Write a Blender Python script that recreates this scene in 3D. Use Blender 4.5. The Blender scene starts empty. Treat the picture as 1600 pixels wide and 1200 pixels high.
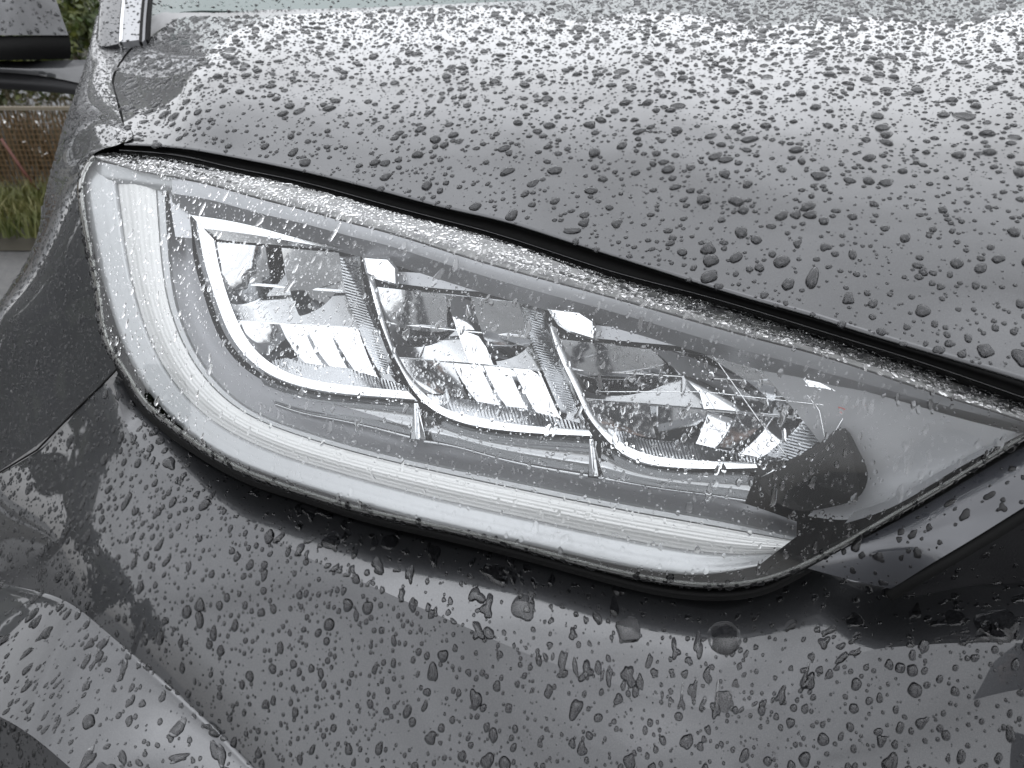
import bpy, math, random
import numpy as np
from mathutils import Vector

# ------------------------------------------------------------------ scene, camera, light
SC = bpy.context.scene
COL = SC.collection
RNG = np.random.default_rng(7)
random.seed(7)

CZ, PITCH, F = 0.96, math.radians(29.0), 1202.0          # camera height, downward pitch, focal length (1600 px wide)
ST, CT = math.sin(PITCH), math.cos(PITCH)
CAM = np.array([0.0, 0.0, CZ]); RT = np.array([1.0, 0, 0]); UP = np.array([0, ST, CT]); FW = np.array([0, CT, -ST])
cam_d = bpy.data.cameras.new('camera'); cam = bpy.data.objects.new('camera', cam_d); COL.objects.link(cam)
cam.location = CAM; cam.rotation_euler = (math.radians(90) - PITCH, 0, 0)
cam_d.sensor_fit = 'HORIZONTAL'; cam_d.sensor_width = 36.0; cam_d.lens = 36.0 * F / 1600.0
cam_d.clip_start = 0.01; cam_d.clip_end = 500.0
cam_d.dof.use_dof = True; cam_d.dof.focus_distance = 0.56; cam_d.dof.aperture_fstop = 14.0
SC.camera = cam

SUN_EL, SUN_AZ = 83.0, 208.0
W = bpy.data.worlds.new('World'); SC.world = W; W.use_nodes = True
nt = W.node_tree; nt.nodes.clear()
o_ = nt.nodes.new('ShaderNodeOutputWorld'); bg = nt.nodes.new('ShaderNodeBackground'); bg.inputs['Strength'].default_value = 0.15
sky = nt.nodes.new('ShaderNodeTexSky'); sky.sky_type = 'NISHITA'; sky.sun_disc = False
sky.sun_elevation = math.radians(SUN_EL); sky.sun_rotation = math.radians(SUN_AZ)
sky.air_density = 1.0; sky.dust_density = 6.0; sky.ozone_density = 1.0
hs = nt.nodes.new('ShaderNodeHueSaturation'); hs.inputs['Saturation'].default_value = 0.12
tc = nt.nodes.new('ShaderNodeTexCoord'); mp = nt.nodes.new('ShaderNodeMapping'); mp.inputs['Scale'].default_value = (1, 1, 2.4)
nz = nt.nodes.new('ShaderNodeTexNoise'); nz.inputs['Scale'].default_value = 2.1; nz.inputs['Detail'].default_value = 6; nz.inputs['Roughness'].default_value = 0.55
mr = nt.nodes.new('ShaderNodeMapRange'); mr.inputs['From Min'].default_value = 0.3; mr.inputs['From Max'].default_value = 0.7
mr.inputs['To Min'].default_value = 0.64; mr.inputs['To Max'].default_value = 1.42
mx = nt.nodes.new('ShaderNodeMix'); mx.data_type = 'RGBA'; mx.blend_type = 'MULTIPLY'; mx.inputs[0].default_value = 1.0
L = nt.links.new
L(tc.outputs['Generated'], mp.inputs['Vector']); L(mp.outputs['Vector'], nz.inputs['Vector']); L(nz.outputs['Fac'], mr.inputs['Value'])
L(sky.outputs['Color'], hs.inputs['Color']); gm = nt.nodes.new('ShaderNodeGamma'); gm.inputs['Gamma'].default_value = 0.38      # cloud cover evens the sky out
km = nt.nodes.new('ShaderNodeVectorMath'); km.operation = 'MULTIPLY'; km.inputs[1].default_value = (1.54, 1.59, 1.68)     # cool grey cloud
L(hs.outputs['Color'], gm.inputs['Color']); L(gm.outputs['Color'], km.inputs[0]); L(km.outputs['Vector'], mx.inputs[6]); L(mr.outputs['Result'], mx.inputs[7])
L(mx.outputs[2], bg.inputs['Color']); L(bg.outputs[0], o_.inputs['Surface'])
sun_d = bpy.data.lights.new('sun', 'SUN'); sun = bpy.data.objects.new('sun', sun_d); COL.objects.link(sun)
sun_d.energy = 0.5; sun_d.angle = math.radians(175); sun_d.color = (1.0, 0.97, 0.93)
e_, a_ = math.radians(SUN_EL), math.radians(SUN_AZ)
sdir = Vector((math.sin(a_) * math.cos(e_), math.cos(a_) * math.cos(e_), math.sin(e_)))
sun.rotation_euler = (-sdir).to_track_quat('-Z', 'Y').to_euler(); sun.location = sdir * 20
SC.view_settings.view_transform = 'Standard'; SC.view_settings.look = 'None'; SC.view_settings.gamma = 1.0
SC.view_settings.use_curve_mapping = False; SC.view_settings.exposure = 1.74
SC.render.engine = 'CYCLES'
cy = SC.cycles
cy.use_denoising = True
try: cy.denoiser = 'OPENIMAGEDENOISE'; cy.denoising_prefilter = 'ACCURATE'
except Exception: pass
cy.max_bounces = 14; cy.glossy_bounces = 8; cy.transmission_bounces = 10; cy.transparent_max_bounces = 16; cy.diffuse_bounces = 3
cy.caustics_reflective = True; cy.caustics_refractive = True; cy.blur_glossy = 0.3; cy.sample_clamp_indirect = 8.0

# ------------------------------------------------------------------ materials
def mat(name, col=(.5, .5, .5), rough=.5, metal=0.0, coat=0.0, coat_rough=.03, ior=1.5, trans=0.0, noise=None, bump=None, spec=None, coat_ior=1.5):
    m = bpy.data.materials.new(name); m.use_nodes = True
    n = m.node_tree.nodes; p = n['Principled BSDF']; k = m.node_tree.links.new
    p.inputs['Base Color'].default_value = (*col, 1); p.inputs['Roughness'].default_value = rough; p.inputs['Metallic'].default_value = metal
    p.inputs['Coat Weight'].default_value = coat; p.inputs['Coat Roughness'].default_value = coat_rough; p.inputs['IOR'].default_value = ior
    p.inputs['Transmission Weight'].default_value = trans; p.inputs['Coat IOR'].default_value = coat_ior
    if spec is not None: p.inputs['Specular IOR Level'].default_value = spec
    co = n.new('ShaderNodeTexCoord')
    if noise:                                            # (scale, second colour, from, to)
        sc, c2, f0, f1 = noise
        t = n.new('ShaderNodeTexNoise'); t.inputs['Scale'].default_value = sc; t.inputs['Detail'].default_value = 5
        r = n.new('ShaderNodeMapRange'); r.inputs['From Min'].default_value = f0; r.inputs['From Max'].default_value = f1
        x = n.new('ShaderNodeMix'); x.data_type = 'RGBA'; x.inputs[6].default_value = (*col, 1); x.inputs[7].default_value = (*c2, 1)
        k(co.outputs['Object'], t.inputs['Vector']); k(t.outputs['Fac'], r.inputs['Value']); k(r.outputs['Result'], x.inputs[0]); k(x.outputs[2], p.inputs['Base Color'])
    if bump:                                             # (scale, strength, distance)
        t = n.new('ShaderNodeTexNoise'); t.inputs['Scale'].default_value = bump[0]; t.inputs['Detail'].default_value = 4
        b = n.new('ShaderNodeBump'); b.inputs['Strength'].default_value = bump[1]; b.inputs['Distance'].default_value = bump[2]
        k(co.outputs['Object'], t.inputs['Vector']); k(t.outputs['Fac'], b.inputs['Height']); k(b.outputs['Normal'], p.inputs['Normal'])
    return m

def thin_clear(name, tint=(.97, .98, .98), f0=.052, rough=0.0):
    """thin two-sided clear sheet: Schlick reflection on both faces, straight transmission"""
    m = bpy.data.materials.new(name); m.use_nodes = True; n = m.node_tree.nodes; n.clear(); k = m.node_tree.links.new
    def mth(op, a, b=None):
        x = n.new('ShaderNodeMath'); x.operation = op
        for i, q in enumerate((a, b)):
            if q is None: continue
            if isinstance(q, (int, float)): x.inputs[i].default_value = q
            else: k(q, x.inputs[i])
        return x.outputs[0]
    ge = n.new('ShaderNodeNewGeometry'); dt = n.new('ShaderNodeVectorMath'); dt.operation = 'DOT_PRODUCT'
    k(ge.outputs['Incoming'], dt.inputs[0]); k(ge.outputs['Normal'], dt.inputs[1])
    s = mth('POWER', mth('SUBTRACT', 1.0, mth('ABSOLUTE', dt.outputs['Value'])), 4.2)
    fr = mth('ADD', mth('MULTIPLY', s, 1 - f0), f0)
    o = n.new('ShaderNodeOutputMaterial'); mixs = n.new('ShaderNodeMixShader')
    t = n.new('ShaderNodeBsdfTransparent'); t.inputs['Color'].default_value = (*tint, 1)
    g = n.new('ShaderNodeBsdfGlossy'); g.inputs['Roughness'].default_value = rough
    k(fr, mixs.inputs[0]); k(t.outputs[0], mixs.inputs[1]); k(g.outputs[0], mixs.inputs[2]); k(mixs.outputs[0], o.inputs['Surface'])
    return m

def glass(name, ior=1.333, col=(1, 1, 1), rough=0.0):
    m = bpy.data.materials.new(name); m.use_nodes = True; n = m.node_tree.nodes; n.clear()
    o = n.new('ShaderNodeOutputMaterial'); g = n.new('ShaderNodeBsdfGlass'); g.inputs['IOR'].default_value = ior
    g.inputs['Color'].default_value = (*col, 1); g.inputs['Roughness'].default_value = rough
    m.node_tree.links.new(g.outputs[0], o.inputs['Surface']); return m

M = {}
M['paint'] = mat('dark_grey_paint', (.030, .031, .034), .36, .75, coat=1.0, coat_rough=.012, noise=(2500, (.055, .057, .06), .45, .75), coat_ior=1.57)
M['gloss_black'] = mat('gloss_black_plastic', (.012, .012, .013), .12, 0, coat=.6)
M['black'] = mat('black_rubber', (.006, .006, .006), .7, 0, bump=(180, .3, .001), spec=.12)
M['blackpl'] = mat('black_textured_plastic', (.010, .010, .011), .5, 0, spec=.25, bump=(900, .4, .0004))
M['lens'] = thin_clear('clear_lens', (.955, .965, .97))
M['lens_edge'] = glass('lens_edge_plastic', 1.45, (.93, .94, .93), .05)
M['water'] = glass('rain_water', 1.333)
M['under'] = mat('paint_under_water', (.012, .0125, .014), .36, .6, spec=0.0, coat=.35, coat_rough=.02, noise=(2500, (.036, .037, .04), .45, .75))   # where water lies on the clear coat the coat shows no reflection of its own
M['under_black'] = mat('black_plastic_under_water', (.012, .012, .013), .4, 0, spec=0.0)
M['chrome'] = mat('mirror_chrome', (.66, .667, .675), .07, 1.0, bump=(22, .02, .002))
M['satin_chrome'] = mat('satin_chrome', (.80, .805, .81), .25, 1.0, bump=(1200, .08, .0003))
M['dark_chrome'] = mat('smoked_chrome', (.34, .345, .35), .08, 1.0, bump=(30, .12, .003))
M['grey_chrome'] = mat('grey_chrome', (.62, .625, .63), .16, 1.0)
M['bezel'] = mat('grey_bezel_plastic', (.165, .168, .175), .35, .55, bump=(900, .05, .0003))
M['bezel_lt'] = mat('light_grey_bezel_plastic', (.33, .334, .345), .32, .6, bump=(900, .05, .0003))
M['bezel_dk'] = mat('dark_bezel_plastic', (.03, .03, .032), .25, .2)
M['drl'] = mat('white_light_guide', (.46, .46, .452), .45, .2, coat=.5, coat_rough=.2, bump=(520, .35, .0008))
M['drl_clear'] = mat('frosted_light_guide', (.27, .276, .28), .3, .4, coat=.5, bump=(240, .2, .001))
M['red'] = mat('red_plastic', (.30, .06, .05), .3)
M['screen'] = mat('tinted_windscreen', (.05, .082, .075), .05, 0, coat=1.0)
M['asphalt'] = mat('wet_asphalt', (.045, .045, .046), .42, 0, noise=(60, (.09, .088, .085), .4, .7), bump=(300, .5, .004))
M['leaf'] = mat('hedge_leaf', (.026, .046, .006), .5, 0, noise=(9, (.075, .082, .011), .4, .65))
M['leaf_dk'] = mat('tree_leaf', (.022, .036, .010), .5, 0, noise=(6, (.045, .05, .015), .4, .65))
M['grass'] = mat('verge_grass', (.050, .066, .010), .6, 0, noise=(4, (.085, .075, .016), .4, .65))
M['reed'] = mat('dry_reed', (.055, .036, .015), .65, 0, noise=(12, (.032, .030, .011), .4, .65))
M['flower'] = mat('white_flower', (.8, .8, .78), .6)
M['bark'] = mat('bark', (.06, .045, .03), .8)
M['rail'] = mat('pale_timber_rail', (.13, .11, .08), .7)
M['net'] = mat('fence_netting', (.090, .050, .016), .6)
M['orange'] = mat('orange_pole_paint', (.07, .016, .008), .6)
M['concrete'] = mat('pale_concrete', (.16, .165, .17), .5, noise=(20, (.11, .11, .115), .4, .7))
M['soil'] = mat('verge_soil', (.025, .022, .014), .9)
M['leadglass'] = mat('led_lens', (.75, .74, .60), .1, .2, coat=1)

# ------------------------------------------------------------------ helpers
def P(u, v, d):
    u = np.asarray(u, float); v = np.asarray(v, float); d = np.asarray(d, float)
    return CAM + d[..., None] * (FW + ((u - 800) / F)[..., None] * RT - ((v - 600) / F)[..., None] * UP)
def proj(p):
    q = np.asarray(p) - CAM; d = q @ FW
    return 800 + F * (q @ RT) / d, 600 - F * (q @ UP) / d, d
def nspline(y, x, xi):
    """natural cubic spline through y[k] at x[k] (y may be (n,m,...))"""
    y = np.asarray(y, float); n = len(x); h = np.diff(x)
    if n == 2:
        t = ((xi - x[0]) / h[0]).reshape((-1,) + (1,) * (y.ndim - 1)); return y[0] * (1 - t) + y[1] * t
    A = np.zeros((n, n)); B = np.zeros_like(y); A[0, 0] = A[-1, -1] = 1
    for i in range(1, n - 1):
        A[i, i - 1] = h[i - 1]; A[i, i] = 2 * (h[i - 1] + h[i]); A[i, i + 1] = h[i]
        B[i] = 6 * ((y[i + 1] - y[i]) / h[i] - (y[i] - y[i - 1]) / h[i - 1])
    m = np.linalg.solve(A, B.reshape(n, -1)).reshape(y.shape)
    j = np.clip(np.searchsorted(x, xi, side='right') - 1, 0, n - 2)
    sh = (-1,) + (1,) * (y.ndim - 1)
    hj = h[j].reshape(sh); a = ((x[j + 1] - xi)).reshape(sh); b = ((xi - x[j])).reshape(sh)
    return (m[j] * a ** 3 + m[j + 1] * b ** 3) / (6 * hj) + (y[j] / hj - m[j] * hj / 6) * a + (y[j + 1] / hj - m[j + 1] * hj / 6) * b
def resample(pts, n, ends=None):
    """curve through pts by chord length, n equally spaced points"""
    p = np.asarray(pts, float); s = np.r_[0, np.cumsum(np.linalg.norm(np.diff(p, axis=0), axis=1))]
    s = s / s[-1]; q = nspline(p, s, np.linspace(0, 1, 12 * n))
    s2 = np.r_[0, np.cumsum(np.linalg.norm(np.diff(q, axis=0), axis=1))]; s2 /= s2[-1]
    t = np.linspace(0, 1, n); return np.stack([np.interp(t, s2, q[:, k]) for k in range(q.shape[1])], 1)
def plin(pts, n):
    """straight-segment resample"""
    p = np.asarray(pts, float); s = np.r_[0, np.cumsum(np.linalg.norm(np.diff(p, axis=0), axis=1))]; s /= s[-1]
    t = np.linspace(0, 1, n); return np.stack([np.interp(t, s, p[:, k]) for k in range(p.shape[1])], 1)
def tps(ctrl, smooth=0.0):
    c = np.asarray(ctrl, float); X = c[:, :2] / 400.0; n = len(X)
    def U(r2): return np.where(r2 > 1e-12, .5 * r2 * np.log(np.maximum(r2, 1e-12)), 0)
    K = U(((X[:, None] - X[None]) ** 2).sum(-1)) + smooth * np.eye(n)
    Pm = np.c_[np.ones(n), X]; A = np.block([[K, Pm], [Pm.T, np.zeros((3, 3))]])
    w = np.linalg.solve(A, np.r_[c[:, 2], 0, 0, 0])
    def f(u, v):
        u = np.asarray(u, float); v = np.asarray(v, float); q = np.stack([u, v], -1).reshape(-1, 2) / 400.0
        r = U(((q[:, None] - X[None]) ** 2).sum(-1)) @ w[:n] + w[n] + q @ w[n + 1:]
        return r.reshape(u.shape)
    return f
def loft(rails, nu, nv, knots=None, chord=True):
    """rails: (k, m, 3) world points with matched stations -> (nv, nu, 3) grid"""
    R = np.asarray(rails, float); m = R.shape[1]; k = len(R)
    if chord:
        s = np.r_[0, np.cumsum(np.linalg.norm(np.diff(R, axis=1), axis=2).mean(0))]
        s = s / s[-1]
    else: s = np.linspace(0, 1, m)
    A = nspline(np.swapaxes(R, 0, 1), s, np.linspace(0, 1, nu))           # (nu,k,3)
    if knots is None:
        t = np.r_[0, np.cumsum(np.linalg.norm(np.diff(A, axis=1), axis=2).mean(0))]; t = t / t[-1]
    else: t = np.asarray(knots, float)
    return nspline(np.swapaxes(A, 0, 1), t, np.linspace(0, 1, nv) * t[-1])

class MB:
    def __init__(s): s.v = []; s.f = []; s.n = 0
    def add(s, v, f):
        v = np.asarray(v, float).reshape(-1, 3); s.v.append(v); s.f += [tuple(int(i) + s.n for i in q) for q in f]; s.n += len(v); return s
    def grid(s, G, flip=False, closed=False):
        G = np.asarray(G); a, b = G.shape[:2]; f = []
        for i in range(a - 1):
            for j in range(b - 1 + (1 if closed else 0)):
                j2 = (j + 1) % b; q = (i * b + j, i * b + j2, (i + 1) * b + j2, (i + 1) * b + j); f.append(q[::-1] if flip else q)
        return s.add(G.reshape(-1, 3), f)
    def box(s, lo, hi):
        x0, y0, z0 = lo; x1, y1, z1 = hi
        return s.add([(x0, y0, z0), (x1, y0, z0), (x1, y1, z0), (x0, y1, z0), (x0, y0, z1), (x1, y0, z1), (x1, y1, z1), (x0, y1, z1)],
                     [(3, 2, 1, 0), (4, 5, 6, 7), (0, 1, 5, 4), (1, 2, 6, 5), (2, 3, 7, 6), (3, 0, 4, 7)])
    def tube(s, pts, r, seg=8, cap=True):
        p = np.asarray(pts, float); n = len(p); rr = np.broadcast_to(np.asarray(r, float), (n,))
        t = np.gradient(p, axis=0); t /= np.linalg.norm(t, axis=1)[:, None] + 1e-12
        ref = np.array([0.13, 0.21, 1.0]); rings = []
        for i in range(n):
            a = np.cross(t[i], ref); a /= np.linalg.norm(a) + 1e-12; b = np.cross(t[i], a); an = np.linspace(0, 2 * np.pi, seg, endpoint=False)
            rings.append(p[i] + rr[i] * (np.cos(an)[:, None] * a + np.sin(an)[:, None] * b))
        n0 = s.n; s.grid(np.array(rings), closed=True)
        if cap: s.f.append(tuple(n0 + i for i in range(seg))[::-1]); s.f.append(tuple(n0 + (n - 1) * seg + i for i in range(seg)))
        return s
    def prism(s, front, back):
        """closed solid between two matched outlines"""
        n = len(front); f = [tuple(range(n)), tuple(range(2 * n - 1, n - 1, -1))]
        f += [(i, n + i, n + (i + 1) % n, (i + 1) % n) for i in range(n)]
        return s.add(np.vstack([front, back]), f)
    def build(s, name, m, parent=None, smooth=True):
        me = bpy.data.meshes.new(name); me.from_pydata(np.vstack(s.v).tolist(), [], s.f); me.materials.append(M[m] if isinstance(m, str) else m)
        if smooth: me.polygons.foreach_set('use_smooth', [True] * len(me.polygons))
        me.update(); o = bpy.data.objects.new(name, me); COL.objects.link(o)
        if parent: o.parent = parent
        return o
def tag(o, label=None, cat=None, group=None, kind=None):
    if label: o['label'] = label
    if cat: o['category'] = cat
    if group: o['group'] = group
    if kind: o['kind'] = kind
    return o
def empty(name, loc=(0, 0, 0), parent=None):
    o = bpy.data.objects.new(name, None); o.empty_display_size = .05; COL.objects.link(o); o.location = loc
    if parent: o.parent = parent
    return o
def gnormals(G):
    du = np.gradient(G, axis=1); dv = np.gradient(G, axis=0); n = np.cross(du, dv); n /= np.linalg.norm(n, axis=2)[..., None] + 1e-12
    c = G - CAM                                            # turn towards the outside (the side the camera is on)
    sgn = np.where((n * c).sum(-1).mean() > 0, -1.0, 1.0); return n * sgn
def shell(mb, G, thick=.0012, edge=.010):
    """panel sheet with folded-back edges all round so that it has a real thickness"""
    n = gnormals(G); back = G - n * edge
    mb.grid(G)
    for a, b in ((G[0], back[0]), (G[-1], back[-1]), (G[:, 0], back[:, 0]), (G[:, -1], back[:, -1])):
        mb.grid(np.stack([a, (a * .7 + b * .3), b]))
    return mb
def arr(l): return np.asarray(l, float)
def rail(l): a = arr(l); return P(a[:, 0], a[:, 1], a[:, 2])

# ------------------------------------------------------------------ headlight lens depth (metres in front of the lens plane)
DLf = tps([(150, 243, .695), (131, 320, .680), (145, 400, .668), (172, 537, .640), (227, 624, .612), (325, 702, .568), (475, 766, .534),
           (700, 823, .506), (925, 880, .483), (1131, 911, .461), (1250, 882, .449), (1367, 818, .433), (1467, 760, .420), (1625, 668, .396),
           (325, 286, .650), (550, 347, .572), (825, 428, .510), (1050, 490, .470), (1262, 548, .438), (1487, 621, .408),
           (300, 500, .600), (500, 560, .545), (700, 620, .510), (900, 680, .481), (1100, 720, .458), (1300, 720, .432)], .0005)
def IN(u, v, dl): return P(u, v, DLf(u, v) + np.asarray(dl, float))
def inp(l, dl): a = arr(l); return IN(a[:, 0], a[:, 1], np.broadcast_to(dl, (len(a),)))

car = tag(empty('car', (0, .9, 0)), 'wet dark grey car covered in raindrops, seen close at its front headlight', 'car')
bpy.context.view_layer.update()
def cpart(mb, name, m, parent=None, **k):
    o = mb.build(name, m, None, **k); o.parent = parent or car
    o.matrix_parent_inverse = (parent or car).matrix_world.inverted() if (parent or car) is car else (parent.matrix_world.inverted())
    return o
SURF = {}      # grids that carry rain

# ------------------------------------------------------------------ bonnet
H0 = [(194, 226), (287, 232), (362, 245), (437, 260), (512, 277), (606, 301), (700, 326), (787, 346), (862, 369), (975, 405), (1075, 437), (1187, 471), (1262, 492), (1337, 516), (1450, 550), (1600, 595), (1760, 645)]
GL = [(186, 239), (287, 249), (362, 266), (437, 281), (512, 299), (587, 320), (700, 350), (750, 363), (862, 398), (975, 434), (1075, 460), (1187, 492), (1300, 527), (1450, 574), (1600, 626), (1760, 680)]
KL = [(150, 246), (180, 256), (215, 266), (269, 275), (325, 286), (400, 307), (475, 326), (550, 347), (600, 360), (712, 395), (825, 428), (937, 458), (1050, 490), (1200, 532), (1262, 548), (1375, 584), (1487, 621), (1600, 657), (1625, 666)]
LB = [(150, 246), (133, 272), (131, 320), (145, 400), (158, 470), (172, 537), (197, 577), (227, 624), (269, 661), (325, 702), (400, 740), (475, 766), (550, 789), (700, 823), (812, 850), (925, 880), (1037, 904), (1131, 911), (1187, 904), (1250, 882), (1367, 818), (1467, 760), (1600, 680), (1625, 666)]
def zdepth(u, v, z):
    b = (np.asarray(v, float) - 600) / F; return (CZ - np.asarray(z, float)) / (ST + b * CT)
h0 = resample(H0, 90)
hz = .812 - .052 * (h0[:, 0] - 190) / 1410
hd = zdepth(h0[:, 0], h0[:, 1], hz)
HD = np.polyfit(h0[:, 0], hd, 4)                            # smooth depth along the bonnet edge
def hood_d(u): return np.polyval(HD, u)
hctrl = [(u, v, hood_d(u)) for u, v in resample(H0, 22)]
def zc(u, v, z): return (u, v, float(zdepth(u, v, z)))
hctrl += [zc(240, 200, .816), zc(300, 190, .826), zc(205, 150, .822), zc(240, 110, .838), zc(300, 110, .853), zc(260, 70, .853), zc(245, 55, .856),
          zc(500, 190, .830), zc(700, 230, .822), zc(1000, 290, .812), zc(1300, 370, .803), zc(1600, 450, .793), zc(1760, 480, .790),
          zc(500, 110, .857), zc(800, 140, .853), zc(1100, 170, .848), zc(1400, 210, .842), zc(1700, 250, .836),
          zc(400, 60, .874), zc(700, 62, .877), zc(1000, 75, .876), zc(1300, 90, .873), zc(1600, 110, .870),
          zc(350, 34, .882), zc(600, 26, .8885), zc(900, 10, .8975), zc(1200, 6, .8995), zc(1500, 10, .8985), zc(1760, 20, .896)]
hc = arr(hctrl); hood_inv = tps(np.c_[hc[:, :2], 1 / hc[:, 2]], 2e-4)
HT = [(236, 50), (262, 33), (330, 25), (500, 20), (700, 10), (860, 1), (1000, -4), (1150, -6), (1300, -6), (1500, -2), (1760, 10)]
HL = [(194, 226), (194, 196), (189, 170), (182, 148), (179, 122), (190, 98), (206, 77), (234, 51)]
nU, nV = 150, 70
bt, tp = resample(H0, nU), resample(HT, nU)
lf = resample(HL, nV)
hg = np.zeros((nV, nU, 2))
for j in range(nV):
    t = (j / (nV - 1)) ** 1.0
    row = bt * (1 - t) + tp * t
    shift = lf[j] - row[0]; fall = np.clip(1 - np.linspace(0, 1, nU) * 3.0, 0, 1)[:, None] ** 2
    hg[j] = row + shift * fall
G_hood = P(hg[..., 0], hg[..., 1], 1 / hood_inv(hg[..., 0], hg[..., 1]))
# folded front lip: the sheet turns down round the leading edge
nrm = gnormals(G_hood)
rv = (G_hood[0] - CAM); rv = rv / np.linalg.norm(rv, axis=1)[:, None]
lip = [G_hood[0] - nrm[0] * .0006 + rv * .0004, G_hood[0] - nrm[0] * .0012 + rv * .004, G_hood[0] - nrm[0] * .002 + rv * .016]
mb = MB(); mb.grid(np.vstack([np.array(lip[::-1]), G_hood]))
mb.grid(np.stack([G_hood[-1], G_hood[-1] - nrm[-1] * .012])); mb.grid(np.stack([G_hood[:, -1], G_hood[:, -1] - nrm[:, -1] * .012]))
cpart(mb, 'bonnet', 'paint')
SURF['bonnet'] = G_hood

# black seal in the gap between bonnet and headlight
gl = resample(GL, 90); h90 = resample(H0, 90)
dg = hood_d(gl[:, 0])
rails = [P(h90[:, 0], h90[:, 1] - 6, hood_d(h90[:, 0]) + .030), P(h90[:, 0], h90[:, 1] + 2, hood_d(h90[:, 0]) + .020),
         P((h90[:, 0] + gl[:, 0]) / 2, (h90[:, 1] + gl[:, 1]) / 2, dg + .012), P(gl[:, 0], gl[:, 1] + 1, dg + .012), P(gl[:, 0], gl[:, 1] + 9, dg + .03)]
mb = MB(); mb.grid(loft(rails, 120, 18)); cpart(mb, 'bonnet_seal', 'black')
mb = MB(); mb.grid(loft([P(gl[:, 0], gl[:, 1] - 7, dg + .011), P(gl[:, 0], gl[:, 1] - 4.5, dg + .006), P(gl[:, 0], gl[:, 1] - 2, dg + .011)], 120, 7)); cpart(mb, 'seal_bead', 'gloss_black')

# ------------------------------------------------------------------ headlight: housing is the part, everything in it a sub-part
top_ = resample(KL, 150); bot_ = resample(LB, 150)
def lens_grid(nv, dl=0.0, inset=0.0, n=150):
    tt = resample(KL, n); bb = resample(LB, n); t = np.linspace(inset, 1 - inset, nv)[:, None, None]
    q = tt[None] * (1 - t) + bb[None] * t; return q, P(q[..., 0], q[..., 1], DLf(q[..., 0], q[..., 1]) + dl)
q_, Gh = lens_grid(14, .105)
_, Gr = lens_grid(2, .004)
mb = MB(); mb.grid(Gh)
mb.grid(np.stack([Gr[0] , (Gr[0] + Gh[0]) / 2, Gh[0]])); mb.grid(np.stack([Gr[-1], (Gr[-1] + Gh[-1]) / 2, Gh[-1]]))
headlight = cpart(mb, 'headlight', 'bezel_dk')
bpy.context.view_layer.update()
def hpart(mb, name, m, **k):
    o = mb.build(name, m, None, **k); o.parent = headlight; o.matrix_parent_inverse = headlight.matrix_world.inverted(); return o

# clear lens face and its rolled-over top strip
_, G_lens = lens_grid(60, 0.0, n=170)
kk = resample(KL, 120); gg = resample([(150, 243), (160, 240)] + GL[:-1] + [(1660, 644)], 120); gg[:, 1] += np.interp(gg[:, 0], [150, 300, 1600], [0, 4, 5])
dk = DLf(kk[:, 0], kk[:, 1])
dgt = np.interp(gg[:, 0], kk[:, 0], dk) + .030
mid = kk * .5 + gg * .5
G_top = loft([P(kk[:, 0], kk[:, 1], dk), P(kk[:, 0] * .93 + gg[:, 0] * .07, kk[:, 1] * .93 + gg[:, 1] * .07, dk * .95 + dgt * .05 - .001), P(mid[:, 0], mid[:, 1], dk * .55 + dgt * .45), P(gg[:, 0], gg[:, 1], dgt), P(gg[:, 0], gg[:, 1] + 3, dgt + .012)], 170, 16)
mb = MB(); mb.grid(G_lens); mb.grid(G_top[:, :], flip=True)
tag(hpart(mb, 'lens', 'lens'), 'clear rain-spotted plastic headlight lens')
SURF['lens'] = G_lens; SURF['lens_top'] = G_top
# thick edge of the lens: a clear rounded bead along the bottom and left side
lb = resample(LB, 170); dlb = DLf(lb[:, 0], lb[:, 1])
cen = np.array([700, 560.]); out = np.gradient(lb, axis=0); out = np.stack([-out[:, 1], out[:, 0]], 1); out /= np.linalg.norm(out, axis=1)[:, None]
def off(w): return lb + out * w
def edge_rail(w, dd): q = off(w); return P(q[:, 0], q[:, 1], dlb + dd)
G_edge = loft([edge_rail(-1, .0), edge_rail(4, .0015), edge_rail(7, .005), edge_rail(9, .012), edge_rail(9, .03)], 170, 14)
mb = MB(); mb.grid(G_edge); hpart(mb, 'lens_edge', mat('lens_edge_smoke', (.10, .10, .095), .12, 0, coat=1.0))
SURF['lens_edge'] = G_edge
mb = MB(); mb.tube(edge_rail(1.5, -.0003)[::1], .0006, 8); hpart(mb, 'lens_bead', 'lens_edge')
# pale sealing flange seen through the top strip
ks = kk
mb = MB(); mb.grid(loft([P(ks[:, 0], ks[:, 1] + 2, dk + .006), P(ks[:, 0] * .5 + gg[:, 0] * .5, ks[:, 1] * .5 + gg[:, 1] * .5 + 3, dk * .5 + dgt * .5 + .008), P(gg[:, 0], gg[:, 1] + 4, dgt + .006)], 170, 7))
hpart(mb, 'top_flange', mat('flange_plastic', (.14, .14, .135), .4, .1, noise=(120, (.05, .05, .052), .4, .65), bump=(300, .3, .001)))

# grey stepped bezel under the top edge (three bevels), widening to the plain panel at the inner end
def off_curve(base, dv): a = arr(base).copy(); a[:, 1] += dv; return a
KB = arr(KL[3:])
b0 = resample(KB, 100)
w1 = np.interp(b0[:, 0], [215, 300, 600, 1000, 1300, 1625], [30, 26, 22, 24, 26, 8])
w2 = np.interp(b0[:, 0], [215, 300, 600, 1000, 1300, 1625], [60, 56, 50, 48, 50, 14])
def brail(w, dd): return IN(b0[:, 0], b0[:, 1] + w, dd)
mb = MB(); mb.grid(np.stack([brail(3, .007), brail(w1 * .5, .0085), brail(w1, .012)])); hpart(mb, 'bezel_band', 'bezel_lt')
mb = MB(); mb.grid(np.stack([brail(w1, .012), brail((w1 + w2) / 2, .022), brail(w2, .030)])); hpart(mb, 'bezel_band', 'bezel')
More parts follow.
